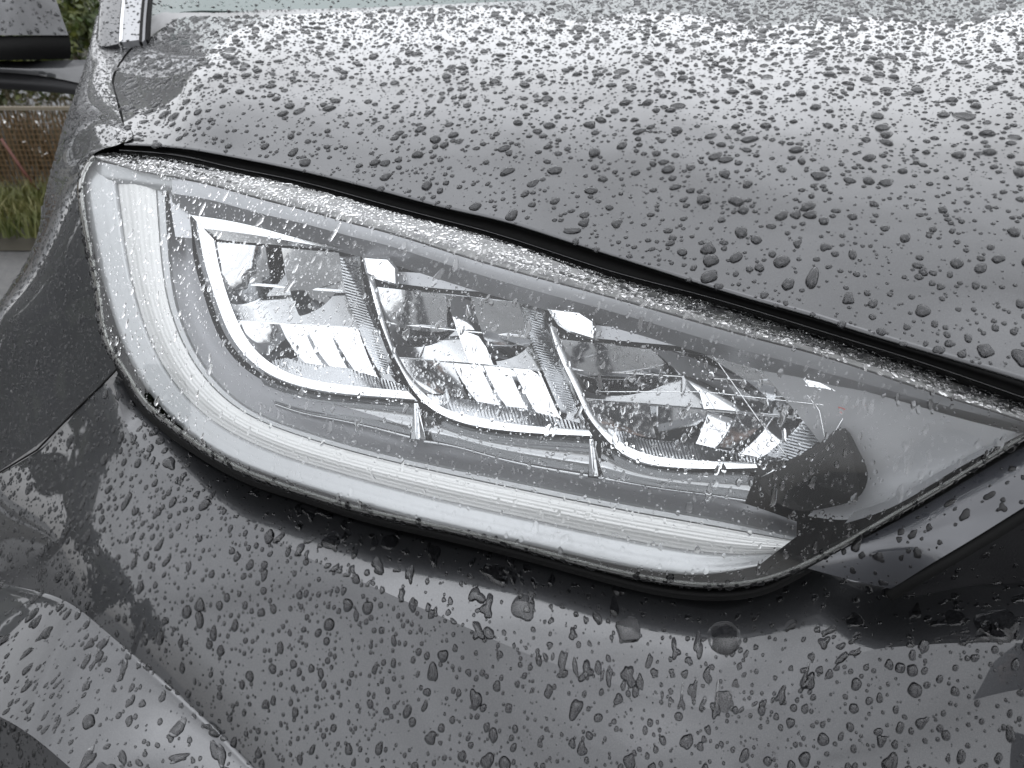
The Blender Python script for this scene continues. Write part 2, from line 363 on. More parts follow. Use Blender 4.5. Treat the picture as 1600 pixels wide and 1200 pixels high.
# plain grey panel at the inner end
pan = [[(1190, 578, .03), (1330, 606, .024), (1480, 648, .018), (1590, 676, .010)],
       [(1240, 640, .034), (1340, 655, .028), (1460, 680, .020), (1572, 688, .012)],
       [(1290, 705, .038), (1350, 710, .031), (1440, 722, .022), (1520, 716, .014)],
       [(1300, 760, .040), (1350, 762, .032), (1410, 760, .022), (1470, 742, .014)],
       [(1262, 806, .038), (1320, 812, .026), (1388, 792, .014), (1476, 746, .009)]]
mb = MB(); mb.grid(loft([inp([(u, v) for u, v, _ in r], [d for _, _, d in r]) for r in pan], 30, 20)); hpart(mb, 'inner_panel', mat('grey_inner_panel', (.26, .263, .27), .5, .15))
mb = MB(); mb.grid(loft([inp([(1335, 800), (1400, 776), (1480, 730), (1585, 678)], [.018, .014, .012, .009]), inp([(1320, 818), (1390, 794), (1476, 744), (1600, 676)], [.007, .006, .005, .004])], 30, 5)); hpart(mb, 'inner_rim', 'bezel_lt')
pk = resample([(1186, 752), (1240, 716), (1284, 690), (1318, 668), (1340, 700), (1356, 742), (1346, 772), (1300, 792), (1250, 798), (1205, 778), (1186, 752)], 41)[:-1]  # reflection of hand and phone in the bezel, put in as a black piece
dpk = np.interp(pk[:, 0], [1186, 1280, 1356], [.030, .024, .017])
mb = MB(); mb.prism(IN(pk[:, 0], pk[:, 1], dpk), IN(pk[:, 0], pk[:, 1], dpk + .012)); hpart(mb, 'dark_reflection_piece', mat('dark_reflection_plastic', (.006, .006, .006), .35, 0, spec=.2), smooth=False)

# ------------------------------------------------------------------ daytime running light: curved light guide along the outer side and the bottom
DI = [(262, 282), (264, 330), (268, 400), (277, 470), (300, 535), (340, 595), (395, 640), (475, 672), (580, 702), (700, 729), (850, 760), (1000, 789), (1130, 812), (1245, 838)]
DO = [(148, 262), (158, 330), (170, 400), (188, 470), (210, 535), (245, 600), (300, 660), (385, 712), (500, 752), (640, 792), (800, 829), (980, 868), (1120, 884), (1195, 876)]
di, do = resample(DI, 140), resample(DO, 140)
def drail(t, dd): q = di * (1 - t) + do * t; return IN(q[:, 0], q[:, 1], dd)
prof = [(0, .030), (.05, .020), (.14, .0175), (.17, .020)]
mb = MB(); mb.grid(np.stack([drail(t, d) for t, d in prof])); hpart(mb, 'guide_bevel', 'drl_clear', smooth=False)
ts = np.linspace(.17, .70, 41); dd = .0185 - .004 * np.sin((ts - .17) / .53 * np.pi) + .0002 * np.sin((ts - .17) * 2 * np.pi * 13) + .0002 * np.sin((ts - .17) * 2 * np.pi * 5 + 1)
mb = MB(); mb.grid(np.stack([drail(t, d) for t, d in zip(ts, dd)])); drl_o = hpart(mb, 'light_guide', 'drl')
tag(drl_o, 'white ribbed curved daytime light guide')
prof = [(.70, .0186), (.73, .0150), (.79, .0135), (.83, .0130), (.90, .0108), (.94, .0104), (1.0, .0090), (1.1, .0074), (1.2, .0062), (1.22, .03)]
mb = MB(); mb.grid(np.stack([drail(t, d) for t, d in prof])); hpart(mb, 'guide_clear_edge', 'drl_clear')
# moulded cap closing the guide at its upper end
mb = MB(); mb.grid(loft([inp([(140, 250), (180, 258), (222, 269), (275, 278)], .006), inp([(140, 264), (185, 270), (235, 279), (285, 288)], .009), inp([(150, 280), (200, 286), (250, 294), (300, 302)], .014), inp([(158, 292), (205, 298), (256, 306), (304, 316)], .030)], 24, 14)); hpart(mb, 'guide_end_cap', 'drl_clear')
mb = MB(); mb.grid(loft([inp([(262, 284), (268, 330), (274, 370)], .020), inp([(290, 292), (296, 335), (300, 372)], .030)], 12, 5)); hpart(mb, 'guide_side_wall', 'bezel_lt')
# dark gully between guide and lamp modules
gi = resample([(300, 345), (302, 400), (318, 460), (342, 525), (378, 572), (430, 604), (520, 632), (640, 668), (707, 697), (800, 722), (900, 742), (1010, 760), (1130, 778), (1245, 815)], 120)
go = resample(DI, 120)
mb = MB(); mb.grid(loft([IN(gi[:, 0], gi[:, 1], .046), IN(gi[:, 0] * .5 + go[:, 0] * .5, gi[:, 1] * .5 + go[:, 1] * .5, .042), IN(go[:, 0], go[:, 1], .030)], 120, 8)); hpart(mb, 'gully_panel', 'bezel')

# ------------------------------------------------------------------ three reflector modules
MODS = [
 dict(outer=[(298, 336), (310, 404), (328, 464), (352, 524), (379, 560), (409, 584), (448, 602), (520, 618), (590, 624), (655, 629)],
      inner=[(334, 374), (343, 420), (353, 455), (370, 500), (394, 541), (424, 568), (460, 586), (520, 599), (580, 606), (637, 611)],
      L=[(334, 376), (343, 420), (353, 455), (370, 500), (394, 541), (424, 568), (445, 580)],
      R=[(562, 396), (566, 430), (572, 462), (588, 505), (604, 548), (622, 585), (637, 608)],
      cols=([0, .46, .86], [0, .30, .48, .66, .86]), ncol=.80, rib_bot=(424, 640), look=('GG', 'gWWW')),
 dict(outer=[(571, 420), (587, 485), (608, 542), (635, 596), (659, 629), (689, 650), (728, 665), (785, 675), (850, 680), (927, 683)],
      inner=[(583, 428), (599, 494), (620, 551), (644, 593), (668, 620), (695, 638), (740, 651), (800, 662), (860, 668), (920, 672)],
      L=[(583, 446), (592, 470), (602, 500), (620, 551), (644, 593), (668, 620), (690, 634)],
      R=[(848, 476), (856, 505), (866, 535), (882, 575), (898, 615), (912, 650), (922, 668)],
      cols=([0, .42, .57, .86], [0, .32, .50, .68, .86]), ncol=.80, rib_bot=(668, 922), look=('GWg', 'dWWW')),
 dict(outer=[(856, 505), (872, 557), (895, 606), (915, 648), (937, 678), (970, 710), (1002, 725), (1051, 733), (1110, 735), (1184, 733)],
      inner=[(869, 512), (885, 557), (908, 606), (928, 648), (950, 674), (980, 697), (1012, 710), (1067, 718), (1125, 721), (1180, 722)],
      L=[(869, 528), (878, 548), (892, 576), (908, 606), (928, 648), (950, 674), (972, 692)],
      R=[(1190, 564), (1245, 588), (1295, 616), (1318, 640), (1285, 684), (1235, 714), (1190, 728)],
      cols=([0, .46, .72, .88], [0, .28, .48, .60, .74, .88]), ncol=.78, rib_bot=(950, 1186), look=('GWg', 'dGWDW'))]
for mi, md in enumerate(MODS):
    oc, ic = resample(md['outer'], 60), resample(md['inner'], 60)
    q = lambda t: oc * (1 - t) + ic * t
    # L-shaped lip: grey outer bevel and white face with an inner wall
    mb = MB(); mb.grid(np.stack([IN(*q(0).T, .038), IN(*q(.02).T, .033), IN(*q(.28 if mi == 0 else .2).T, .026)])); hpart(mb, 'frame_bevel', 'grey_chrome')
    mb = MB(); mb.grid(np.stack([IN(*q(.28 if mi == 0 else .2).T, .026), IN(*q(.6).T, .027), IN(*q(1.0).T, .029)]))
    tag(hpart(mb, 'reflector_frame', 'satin_chrome'), 'white bright lip of the lamp reflector')
    mb = MB(); mb.grid(np.stack([IN(*q(1.0).T, .029), IN(*q(1.03).T, .040), IN(*q(1.06).T, .056)])); hpart(mb, 'frame_wall', 'bezel')
    # reflector bowl
    Lc, Rc = resample(md['L'], 50), resample(md['R'], 50)
    def uv(s, t):
        s = np.asarray(s, float); t = np.asarray(t, float); x = np.clip(t, 0, 1) * 49
        l = np.stack([np.interp(x, np.arange(50), Lc[:, k]) for k in (0, 1)], -1); r = np.stack([np.interp(x, np.arange(50), Rc[:, k]) for k in (0, 1)], -1)
        return l * (1 - s[..., None]) + r * s[..., None]
    def bowl(s, t):
        return .042 + .024 * (1 - (2 * s - 1) ** 2) ** .8 * np.clip(1 - (1.5 * (t - .36)) ** 2, 0, 1) ** .8
    # backing bowl
    ss, tt = np.meshgrid(np.linspace(0, 1, 24), np.linspace(0, 1, 24)); w = uv(ss, tt)
    mb = MB(); mb.grid(IN(w[..., 0], w[..., 1], bowl(ss, tt) + .016)); tag(hpart(mb, 'reflector_bowl', 'dark_chrome'), None)
    rows = [0, .54, .97]
    for ri in range(2):
        for ci in range(len(md['cols'][ri]) - 1):
            s0, s1 = md['cols'][ri][ci], md['cols'][ri][ci + 1]; t0, t1 = rows[ri], rows[ri + 1]
            e = .003
            a, b = np.meshgrid(np.linspace(s0 + e, s1 - e, 6), np.linspace(t0 + .008, t1, 6))
            sc_, tc_ = (s0 + s1) / 2, (t0 + t1) / 2
            k_ = md['look'][ri][ci]; el, az = {'W': (60, 10), 'w': (40, -35), 'G': (-13, -15), 'g': (-22, -24), 'D': (14, 9), 'd': (22, 11)}[k_]
            if k_ in 'Gg' and sc_ < .40: az = 34 if mi == 0 else 26
            el += RNG.normal(0, 2.5); az += RNG.normal(0, 4)
            el, az = math.radians(el), math.radians(az); rd = np.array([math.sin(az) * math.cos(el), -math.cos(az) * math.cos(el), math.sin(el)])
            wc = uv(np.array(sc_), np.array(tc_)); p0 = IN(wc[0], wc[1], bowl(np.array(sc_), np.array(tc_)) - .003 * (ri - 1)); vd = p0 - CAM; vd = vd / np.linalg.norm(vd)
            if k_ in 'Dd': rd = np.array([.40, -.80, 1.12 if k_ == 'D' else 1.25]) - p0; rd /= np.linalg.norm(rd)
            nn = rd - vd; nn /= np.linalg.norm(nn)
            w = uv(a, b); ray = P(w[..., 0], w[..., 1], np.ones(a.shape)) - CAM; dpl = ((p0 - CAM) @ nn) / (ray @ nn)
            dpl = dpl + .03 * (a - sc_) ** 2 + .0015 * ((b - tc_) / (t1 - t0)) ** 2
            dpl = np.maximum(dpl, DLf(w[..., 0], w[..., 1]) + .032)
            mb = MB(); mb.grid(CAM + ray * dpl[..., None]); hpart(mb, 'reflector_facet', 'chrome')
        if True:                                            # slim bright ledges across the bowl
            a = np.linspace(0, md['ncol'] + .04, 30); t0 = (.27, .54)[ri]
            base = bowl(a, np.full_like(a, t0)) - .004 * (ri - 1)
            w0, w1_ = uv(a, np.full_like(a, t0 - .006)), uv(a, np.full_like(a, t0 + .006))
            mb = MB(); mb.grid(np.stack([IN(w0[:, 0], w0[:, 1], base - .001), IN((w0[:, 0] + w1_[:, 0]) / 2, (w0[:, 1] + w1_[:, 1]) / 2, base - .0018), IN(w1_[:, 0], w1_[:, 1], base - .0022), IN(w1_[:, 0], w1_[:, 1] + 1.5, base - .002)])); hpart(mb, 'reflector_ledge', 'satin_chrome', smooth=False)
    # fluted band along the bottom lip and up the inner side
    n = 46; x = np.linspace(md['rib_bot'][0], md['rib_bot'][1], n * 2 + 1)
    ib = resample(md['inner'], 200); yb = np.interp(x, ib[:, 0], ib[:, 1]); z = .0016 * (np.arange(n * 2 + 1) % 2)
    wd = np.interp(np.linspace(0, 1, len(x)), [0, .15, .6, 1], [6, 26, 28, 8])
    mb = MB(); mb.grid(np.stack([IN(x, yb + 1, .036 + z), IN(x - wd * .35, yb - wd, .047 + z)])); tag(hpart(mb, 'fluted_band', 'chrome', smooth=False), None, kind='stuff')
    n = 40; tq = np.linspace(.03, .86, n * 2 + 1); z = .0016 * (np.arange(n * 2 + 1) % 2)
    w0, w1_ = uv(np.full_like(tq, .86), tq), uv(np.full_like(tq, .985), tq)
    mb = MB(); mb.grid(np.stack([IN(w0[:, 0], w0[:, 1], .052 + z), IN(w1_[:, 0], w1_[:, 1] + 6, .036 + z)])); tag(hpart(mb, 'fluted_band', 'chrome', smooth=False), None, kind='stuff')
# top lip of the first module
t1 = resample([(298, 336), (373, 348), (472, 374), (545, 391)], 40); t2 = resample([(334, 374), (400, 380), (472, 386), (552, 393)], 40)
mb = MB(); mb.grid(np.stack([IN(*t1.T, .026), IN(*(t1 * .45 + t2 * .55).T, .0275), IN(*t2.T, .034), IN(*t2.T, .055)])); hpart(mb, 'reflector_frame', 'satin_chrome', smooth=False)
# ceilings of the second and third module
for a, b, c in (([(615, 442), (700, 452), (800, 462), (856, 476)], [(612, 424), (700, 430), (800, 447), (870, 470)], .03), ([(925, 528), (1010, 536), (1110, 548), (1200, 572)], [(930, 508), (1010, 517), (1110, 533), (1210, 560)], .03)):
    a, b = resample(a, 30), resample(b, 30); mb = MB(); mb.grid(np.stack([IN(*b.T, c), IN(*a.T, c + .002), IN(*a.T, c + .03)])); hpart(mb, 'module_ceiling', 'bezel_lt', smooth=False)
# chrome tabs where two modules meet
for pts in ([(566, 401), (608, 404), (622, 420), (623, 448), (588, 436), (572, 428)], [(854, 481), (905, 487), (930, 503), (932, 533), (890, 520), (872, 508)]):
    fr_ = inp(pts, .022); bk = inp(pts, .044); c = fr_.mean(0); fr2 = c + (fr_ - c) * .84 - FW * .003
    mb = MB(); mb.prism(fr_, bk); mb.add(np.vstack([fr_, fr2]), [(i, (i + 1) % 6, 6 + (i + 1) % 6, 6 + i) for i in range(6)] + [tuple(range(6, 12))]); hpart(mb, 'module_tab', 'satin_chrome', smooth=False)
# polished skirts under the three lips with flutes at the joints
SK = [([(405, 588), (450, 606), (520, 620), (590, 626), (652, 631)], [(430, 632), (470, 645), (520, 655), (580, 668), (640, 684)]),
      ([(664, 637), (700, 657), (760, 674), (840, 682), (926, 687)], [(662, 690), (707, 697), (770, 714), (840, 730), (918, 744)]),
      ([(942, 690), (975, 714), (1030, 732), (1100, 738), (1182, 737)], [(935, 746), (985, 755), (1040, 764), (1100, 772), (1165, 782)])]
for a, b in SK:
    a, b = resample(a, 50), resample(b, 50)
    mb = MB(); mb.grid(loft([IN(*a.T, .034), IN(*(a * .8 + b * .2).T, .044), IN(*(a * .35 + b * .65).T, .046), IN(*b.T, .038), IN(*(b + [0, 4]).T, .048)], 50, 18)); hpart(mb, 'reflector_skirt', 'dark_chrome')
for top, bot in (((648, 628), (652, 686)), ((922, 684), (930, 744))):
    for k in range(3):
        x0 = -10 + k * 8
        pts = [(top[0] - 1 + k, top[1] + 2), (top[0] + 3 + k, top[1] + 2), (bot[0] + x0 + 7, bot[1]), (bot[0] + x0, bot[1])]
        f_ = inp(pts, [.034, .034, .033 + .003 * k, .036]); b_ = inp(pts, .05); mb = MB(); mb.prism(f_, b_); hpart(mb, 'joint_flute', 'chrome', smooth=False)
# slim bright lines and end clips at the inner end
for pts in ([(1180, 566), (1262, 590), (1325, 637)], [(935, 612), (1100, 612), (1325, 637)], [(1325, 640), (1296, 690), (1190, 745)], [(1245, 598), (1280, 640), (1290, 690)], [(1112, 552), (1190, 662), (1235, 720)]):
    mb = MB(); mb.tube(inp(plin(pts, 14), .030), .00035, 6); hpart(mb, 'reflector_seam', 'satin_chrome')
mb = MB(); mb.prism(inp([(1309, 635), (1323, 639), (1313, 644)], .028), inp([(1309, 635), (1323, 639), (1313, 644)], .034)); hpart(mb, 'red_tip', 'red', smooth=False)
mb = MB(); mb.prism(inp([(1255, 592), (1290, 600), (1317, 605), (1316, 614), (1290, 607), (1264, 604)], .026), inp([(1255, 592), (1290, 600), (1317, 605), (1316, 614), (1290, 607), (1264, 604)], .034)); hpart(mb, 'end_clip', 'satin_chrome', smooth=False)

# ------------------------------------------------------------------ bumper
R0 = [(188, 574), (205, 600), (224, 634), (261, 676), (310, 716), (385, 757), (460, 783), (550, 813), (644, 839), (750, 862), (850, 886), (962, 917), (1075, 941), (1131, 946), (1169, 938), (1225, 912), (1262, 890), (1340, 916), (1395, 925), (1480, 916), (1600, 916), (1760, 920)]
R1 = [(177, 600), (190, 645), (210, 690), (255, 735), (310, 776), (385, 815), (460, 860), (550, 902), (640, 942), (740, 985), (830, 1024), (930, 1058), (1030, 1092), (1090, 1105), (1150, 1110), (1215, 1095), (1270, 1060), (1345, 1020), (1410, 1010), (1490, 1005), (1610, 1005), (1765, 1010)]
R0, R1 = arr(R0), arr(R1)
DU = [150, 325, 475, 640, 800, 925, 1131, 1250, 1400, 1600, 1760]
pf0 = np.polyfit(DU, [.672, .609, .577, .5555, .5415, .531, .513, .498, .481, .461, .445], 4)
pf1 = np.polyfit(DU, [.652, .576, .548, .524, .508, .498, .480, .468, .452, .432, .418], 4)
d0f = lambda u: np.polyval(pf0, u)
d1f = lambda u: np.polyval(pf1, u)
r0, r1 = resample(R0, 26), resample(R1, 26)
ledge_d = tps(np.vstack([np.c_[r0, d0f(r0[:, 0])], np.c_[r1, d1f(r1[:, 0])], np.c_[r0 * .5 + r1 * .5, d0f(r0[:, 0]) * .42 + d1f(r1[:, 0]) * .58]]), 2e-3)
TOP = np.vstack([arr([(-110, 800), (-50, 768), (0, 740), (60, 704), (120, 642), (165, 600)]), R1[1:]])
SEAM = [(-110, 800, .765), (0, 740, .712), (60, 704, .690), (120, 642, .671), (165, 600, .658)]
face_d = tps(np.vstack([np.c_[r1[1:], d1f(r1[1:, 0])], arr(SEAM), arr([(120, 820, .622), (0, 880, .672), (-90, 900, .715), (235, 930, .568), (120, 1120, .590), (-80, 1200, .66), (420, 1010, .540), (300, 1150, .550),
    (590, 1090, .516), (560, 1260, .506), (1010, 1190, .474), (1000, 1300, .466), (1280, 1160, .455), (1300, 1300, .446), (1770, 1130, .412), (1770, 1300, .404), (1500, 1110, .435), (800, 1110, .497)])]), 2e-3)
a_, b_ = resample(R0, 200), resample(R1, 200); t_ = np.linspace(0, 1, 24)[:, None, None]; lg = a_[None] * (1 - t_) + b_[None] * t_
G_ledge = P(lg[..., 0], lg[..., 1], ledge_d(lg[..., 0], lg[..., 1]))
a_ = resample(TOP, 210); b_ = np.stack([np.linspace(-120, 1770, 210), np.full(210, 1310.)], 1); t_ = np.linspace(0, 1, 60)[:, None, None]; fg = a_[None] * (1 - t_) + b_[None] * t_
G_face = P(fg[..., 0], fg[..., 1], face_d(fg[..., 0], fg[..., 1]))
# rounded-over crease: blend the shared rail
back = G_ledge[0] + FW * .03 + UP * .002
# flared lower corner that catches the sky
Q = [[(-60, 900), (40, 922), (95, 938), (160, 985), (260, 1070), (400, 1205), (470, 1280)], [(-70, 960), (20, 985), (80, 1010), (140, 1060), (230, 1140), (360, 1270), (420, 1330)], [(-80, 1090), (0, 1120), (50, 1150), (110, 1200), (190, 1270), (300, 1370), (350, 1400)]]
Qr = [resample(q, 70) for q in Q]; Qs = loft([np.c_[q, np.zeros(70)] for q in Qr], 70, 34)
tq_ = np.linspace(0, 1, 34)[:, None]; G_fl = P(Qs[..., 0], Qs[..., 1], face_d(Qs[..., 0], Qs[..., 1]) - .0012 - .070 * tq_ ** 1.15 + .012 * np.exp(-(tq_ / .035) ** 2) * 0)
G_fl = np.vstack([P(Qr[0][:, 0] + 1.5, Qr[0][:, 1] - 3, face_d(Qr[0][:, 0] + 1.5, Qr[0][:, 1] - 3) + .0006)[None], G_fl])
mb = MB(); mb.grid(np.vstack([back[None], G_ledge])); mb.grid(G_face); mb.grid(G_fl)
cpart(mb, 'bumper', 'paint')
SURF['ledge'] = G_ledge; SURF['crease'] = G_ledge[-2:, :]; SURF['face'] = G_face; SURF['flare'] = G_fl
# glossy trim between headlight and grille, dark panel beyond it
E = [[(1262, 888), (1310, 862), (1400, 815), (1500, 757), (1600, 698), (1720, 628)], [(1325, 905), (1362, 878), (1420, 843), (1510, 789), (1605, 733), (1730, 660)], [(1392, 920), (1412, 908), (1450, 884), (1520, 842), (1610, 786), (1740, 706)]]
de = [[.456, .447, .434, .420, .406, .389], [.446, .436, .422, .409, .396, .380], [.438, .429, .415, .401, .388, .372]]
G_tr = loft([P(arr(q)[:, 0], arr(q)[:, 1], arr(d)) for q, d in zip(E, de)], 60, 14)
mb = MB(); mb.grid(G_tr); cpart(mb, 'grille_trim', mat('glossy_dark_trim', (.035, .037, .043), .2, .3, coat=1.0))
SURF['trim'] = G_tr
E2 = [[(1400, 925), (1440, 902), (1520, 855), (1610, 800), (1740, 720)], [(1440, 935), (1500, 905), (1560, 880), (1640, 850), (1750, 800)], [(1470, 960), (1560, 945), (1640, 940), (1700, 935), (1760, 930)]]
G_g2 = loft([P(arr(q)[:, 0], arr(q)[:, 1], arr(d)) for q, d in zip(E2, [[.475, .462, .442, .424, .40], [.475, .465, .455, .44, .42], [.478, .472, .465, .455, .44]])], 40, 12)
mb = MB(); mb.grid(G_g2); cpart(mb, 'grille_surround', 'blackpl'); mb = MB(); mb.tube(G_tr[-1] + (G_tr[-1] - CAM) * .012 - UP * .003, .004, 8); cpart(mb, 'trim_gasket', 'black'); 0 and cpart(mb, 'grille_surround', 'blackpl'); SURF['surround'] = G_g2
# rubber strip closing the joint between lens and trim / ledge
sl = resample([(185, 560), (215, 622), (262, 668), (318, 708), (392, 748), (470, 774), (550, 800), (700, 836), (812, 864), (925, 895), (1037, 922), (1131, 929), (1195, 919), (1258, 888), (1372, 828), (1472, 770), (1600, 694), (1700, 640)], 120)
dsl = DLf(sl[:, 0], sl[:, 1])
tn = np.gradient(sl, axis=0); tn = np.stack([-tn[:, 1], tn[:, 0]], 1); tn /= np.linalg.norm(tn, axis=1)[:, None]
G_rub = loft([P(*(sl - tn * 14).T, dsl + .030), P(*(sl - tn * 5).T, dsl + .016), P(*sl.T, dsl + .0125), P(*(sl + tn * 4).T, dsl + .015), P(*(sl + tn * 7).T, dsl + .040)], 140, 14)
mb = MB(); mb.grid(G_rub); cpart(mb, 'headlight_gasket', 'black')

# ------------------------------------------------------------------ front wing (fender)
F0 = [(189, 572), (168, 490), (141, 385), (127, 300), (133, 255), (158, 234), (187, 225), (191, 190), (180, 150), (175, 122), (187, 97), (203, 76), (228, 52)]
F1 = [(100, 662), (92, 560), (80, 455), (82, 370), (98, 300), (120, 250), (143, 212), (150, 180), (149, 150), (148, 120), (158, 95), (166, 74), (182, 36)]
F2 = [(-60, 775), (-50, 650), (-20, 510), (30, 428), (60, 366), (70, 310), (84, 255), (97, 208), (110, 168), (122, 136), (133, 102), (141, 70), (151, 24)]
df0 = [.655, .668, .684, .698, .708, .715, .722, .775, .86, .925, 1.00, 1.06, 1.15]
df1 = [.685, .700, .712, .726, .738, .752, .768, .820, .885, .940, 1.01, 1.07, 1.17]
df2 = [.750, .770, .775, .795, .815, .838, .862, .905, .955, 1.00, 1.06, 1.12, 1.22]
f2 = arr(F2); df2a = arr(df2)
# the wing meets the bonnet along the joint: same depth there
for i in range(6, 13):
    dn = float(1 / hood_inv(np.array(F0[i][0] + 4.0), np.array(float(F0[i][1])))) ; dl_ = dn - df0[i]
    df0[i] = dn; df1[i] += dl_ * .8; df2a[i] += dl_ * .6
df0[5] = .712; df1[5] = .752; df0[7] = .785
F3 = np.c_[f2[:, 0] + 14, f2[:, 1] + 14]
G_wing = loft([P(arr(F0)[:, 0], arr(F0)[:, 1], arr(df0)), P(arr(F1)[:, 0], arr(F1)[:, 1], arr(df1)), P(f2[:, 0], f2[:, 1], df2a), P(F3[:, 0], F3[:, 1], df2a + .09)], 130, 44)
mb = MB(); mb.grid(G_wing)
a = P(arr(F0)[:, 0], arr(F0)[:, 1], arr(df0)); mb.grid(loft([a, a + (a - CAM) / np.linalg.norm(a - CAM, axis=1)[:, None] * .02 - RT * .004], 130, 4))
cpart(mb, 'front_wing', 'paint'); SURF['wing'] = G_wing[:, :]
# dark inner structure seen down the joint between wing and bonnet
mb = MB(); mb.grid(loft([P(arr(F0)[4:, 0] - 6, arr(F0)[4:, 1], arr(df0)[4:] + .016), P(arr(F0)[4:, 0] + 16, arr(F0)[4:, 1], arr(df0)[4:] + .022)], 60, 4)); cpart(mb, 'joint_filler', 'black'); mb = MB(); mb.prism(P(arr([150, 230, 230, 150]), arr([215, 222, 262, 262]), arr([.80] * 4)), P(arr([150, 230, 230, 150]), arr([215, 222, 262, 262]), arr([.84] * 4))); cpart(mb, 'corner_filler', 'black', smooth=False)
mb = MB(); mb.tube(P(arr([2, 60, 120, 160, 189]) - 2, arr([738, 703, 641, 602, 572]), arr([.711, .689, .671, .660, .652]) - .0002), .0009, 6); cpart(mb, 'bumper_joint', 'black')

# ------------------------------------------------------------------ windscreen pillar, cowl, windscreen, door
pil = [[(150, 60), (154, 20), (160, -30), (168, -90)], [(168, 72), (170, 30), (176, -20), (184, -90)], [(185, 68), (187, 30), (192, -20), (200, -90)]]
dp = [[1.16, 1.20, 1.26, 1.34], [1.13, 1.17, 1.23, 1.31], [1.135, 1.175, 1.235, 1.315]]
G_p = loft([P(arr(q)[:, 0], arr(q)[:, 1], arr(d)) for q, d in zip(pil, dp)], 24, 10)
mb = MB(); shell(mb, G_p); cpart(mb, 'windscreen_pillar', 'paint'); SURF['pillar'] = G_p
def strip(name, m, ua, ub, dz, w=0):
    g = loft([P(arr([ua, ua + 2, ua + 7, ua + 14]), arr([66, 30, -20, -90]), arr([1.135, 1.175, 1.235, 1.315]) + dz), P(arr([ub, ub + 2, ub + 7, ub + 14]), arr([62, 28, -20, -90]), arr([1.135, 1.175, 1.235, 1.315]) + dz + .004)], 16, 4)
    mb = MB(); shell(mb, g, edge=.01); cpart(mb, name, m); return g
strip('pillar_strip', 'grey_chrome', 186, 191, -.002); SURF['pillar2'] = strip('pillar_trim', 'bezel_lt', 191, 217, .002)
strip('windscreen_seal', 'black', 217, 231, .0)
strip('glass_edge_strip', 'bezel', 222, 226, -.006)
cw = [[(228, 66), (262, 40), (330, 33), (500, 27), (800, 15), (1100, 10), (1400, 11), (1760, 22)], [(228, 30), (262, 18), (330, 15), (500, 14), (800, 2), (1100, -4), (1400, -3), (1760, 6)]]
dc = [[1.17, 1.22, 1.27, 1.32, 1.36, 1.39, 1.40, 1.40], [1.20, 1.26, 1.32, 1.37, 1.42, 1.45, 1.46, 1.46]]
G_c = loft([P(arr(q)[:, 0], arr(q)[:, 1], arr(d)) for q, d in zip(cw, dc)], 60, 5); mb = MB(); mb.grid(G_c); cpart(mb, 'scuttle_panel', 'gloss_black'); SURF['cowl'] = G_c
ws = [[(228, 34), (300, 17), (420, 20), (560, 16), (800, 4), (1100, -3), (1400, -2), (1760, 7)], [(240, -120), (320, -140), (430, -150), (560, -155), (800, -160), (1100, -165), (1400, -165), (1760, -160)]]
dw = [[1.21, 1.29, 1.35, 1.39, 1.43, 1.46, 1.47, 1.47], [1.45, 1.54, 1.6, 1.64, 1.68, 1.7, 1.7, 1.7]]
G_w = loft([P(arr(q)[:, 0], arr(q)[:, 1], arr(d)) for q, d in zip(ws, dw)], 60, 8); mb = MB(); shell(mb, G_w, edge=.005); cpart(mb, 'windscreen', 'screen'); SURF['screen'] = G_w

# door mirror: painted cap, black lower cap, arm
def pod(rows, back, name, m, parent):
    """housing lofted from rows of (u, v, d); the back closes it"""
    R_ = [P(arr(r)[:, 0], arr(r)[:, 1], arr(r)[:, 2]) for r in rows]; G = loft(R_, 40, 24); mb = MB(); mb.grid(G)
    B = G + (G - CAM) / np.linalg.norm(G - CAM, axis=2)[..., None] * back; mb.grid(B, flip=True)
    for x, y in ((G[0], B[0]), (G[-1], B[-1]), (G[:, 0], B[:, 0]), (G[:, -1], B[:, -1])): mb.grid(np.stack([x, (x + y) / 2, y]))
    o = mb.build(name, m, None); o.parent = parent; o.matrix_parent_inverse = parent.matrix_world.inverted(); bpy.context.view_layer.update(); return o, G
cap, Gm = pod([[(-140, -60, 1.530), (-60, -62, 1.490), (20, -60, 1.485), (68, -50, 1.54)], [(-150, -30, 1.497), (-60, -32, 1.457), (20, -30, 1.452), (80, -22, 1.518)],
           [(-155, 15, 1.486), (-60, 14, 1.446), (20, 14, 1.441), (94, 18, 1.505)], [(-155, 54, 1.485), (-60, 55, 1.445), (20, 55, 1.44), (107, 55, 1.50)]], .09, 'door_mirror', 'paint', car)
SURF['mirror'] = Gm
pod([[(-155, 55, 1.49), (-60, 56, 1.45), (20, 56, 1.445), (108, 54, 1.505)], [(-155, 74, 1.488), (-60, 75, 1.45), (20, 75, 1.446), (111, 74, 1.506)], [(-150, 92, 1.50), (-60, 93, 1.465), (20, 94, 1.46), (110, 92, 1.515)]], .09, 'mirror_lower_cap', 'black', cap)
pod([[(-150, 94, 1.53), (-20, 95, 1.50), (60, 95, 1.49), (138, 93, 1.45)], [(-150, 104, 1.52), (-20, 106, 1.49), (60, 108, 1.48), (134, 112, 1.44)], [(-150, 111, 1.525), (-20, 112, 1.495), (60, 118, 1.485), (124, 130, 1.445)]], .06, 'mirror_arm', 'paint', cap)
pod([[(-150, 111, 1.535), (-20, 112, 1.505), (60, 118, 1.495), (124, 130, 1.455)], [(-150, 124, 1.53), (-20, 127, 1.50), (60, 132, 1.49), (122, 140, 1.452)], [(-150, 135, 1.545), (-20, 138, 1.515), (60, 143, 1.505), (118, 148, 1.465)]], .05, 'arm_base', 'blackpl', cap)
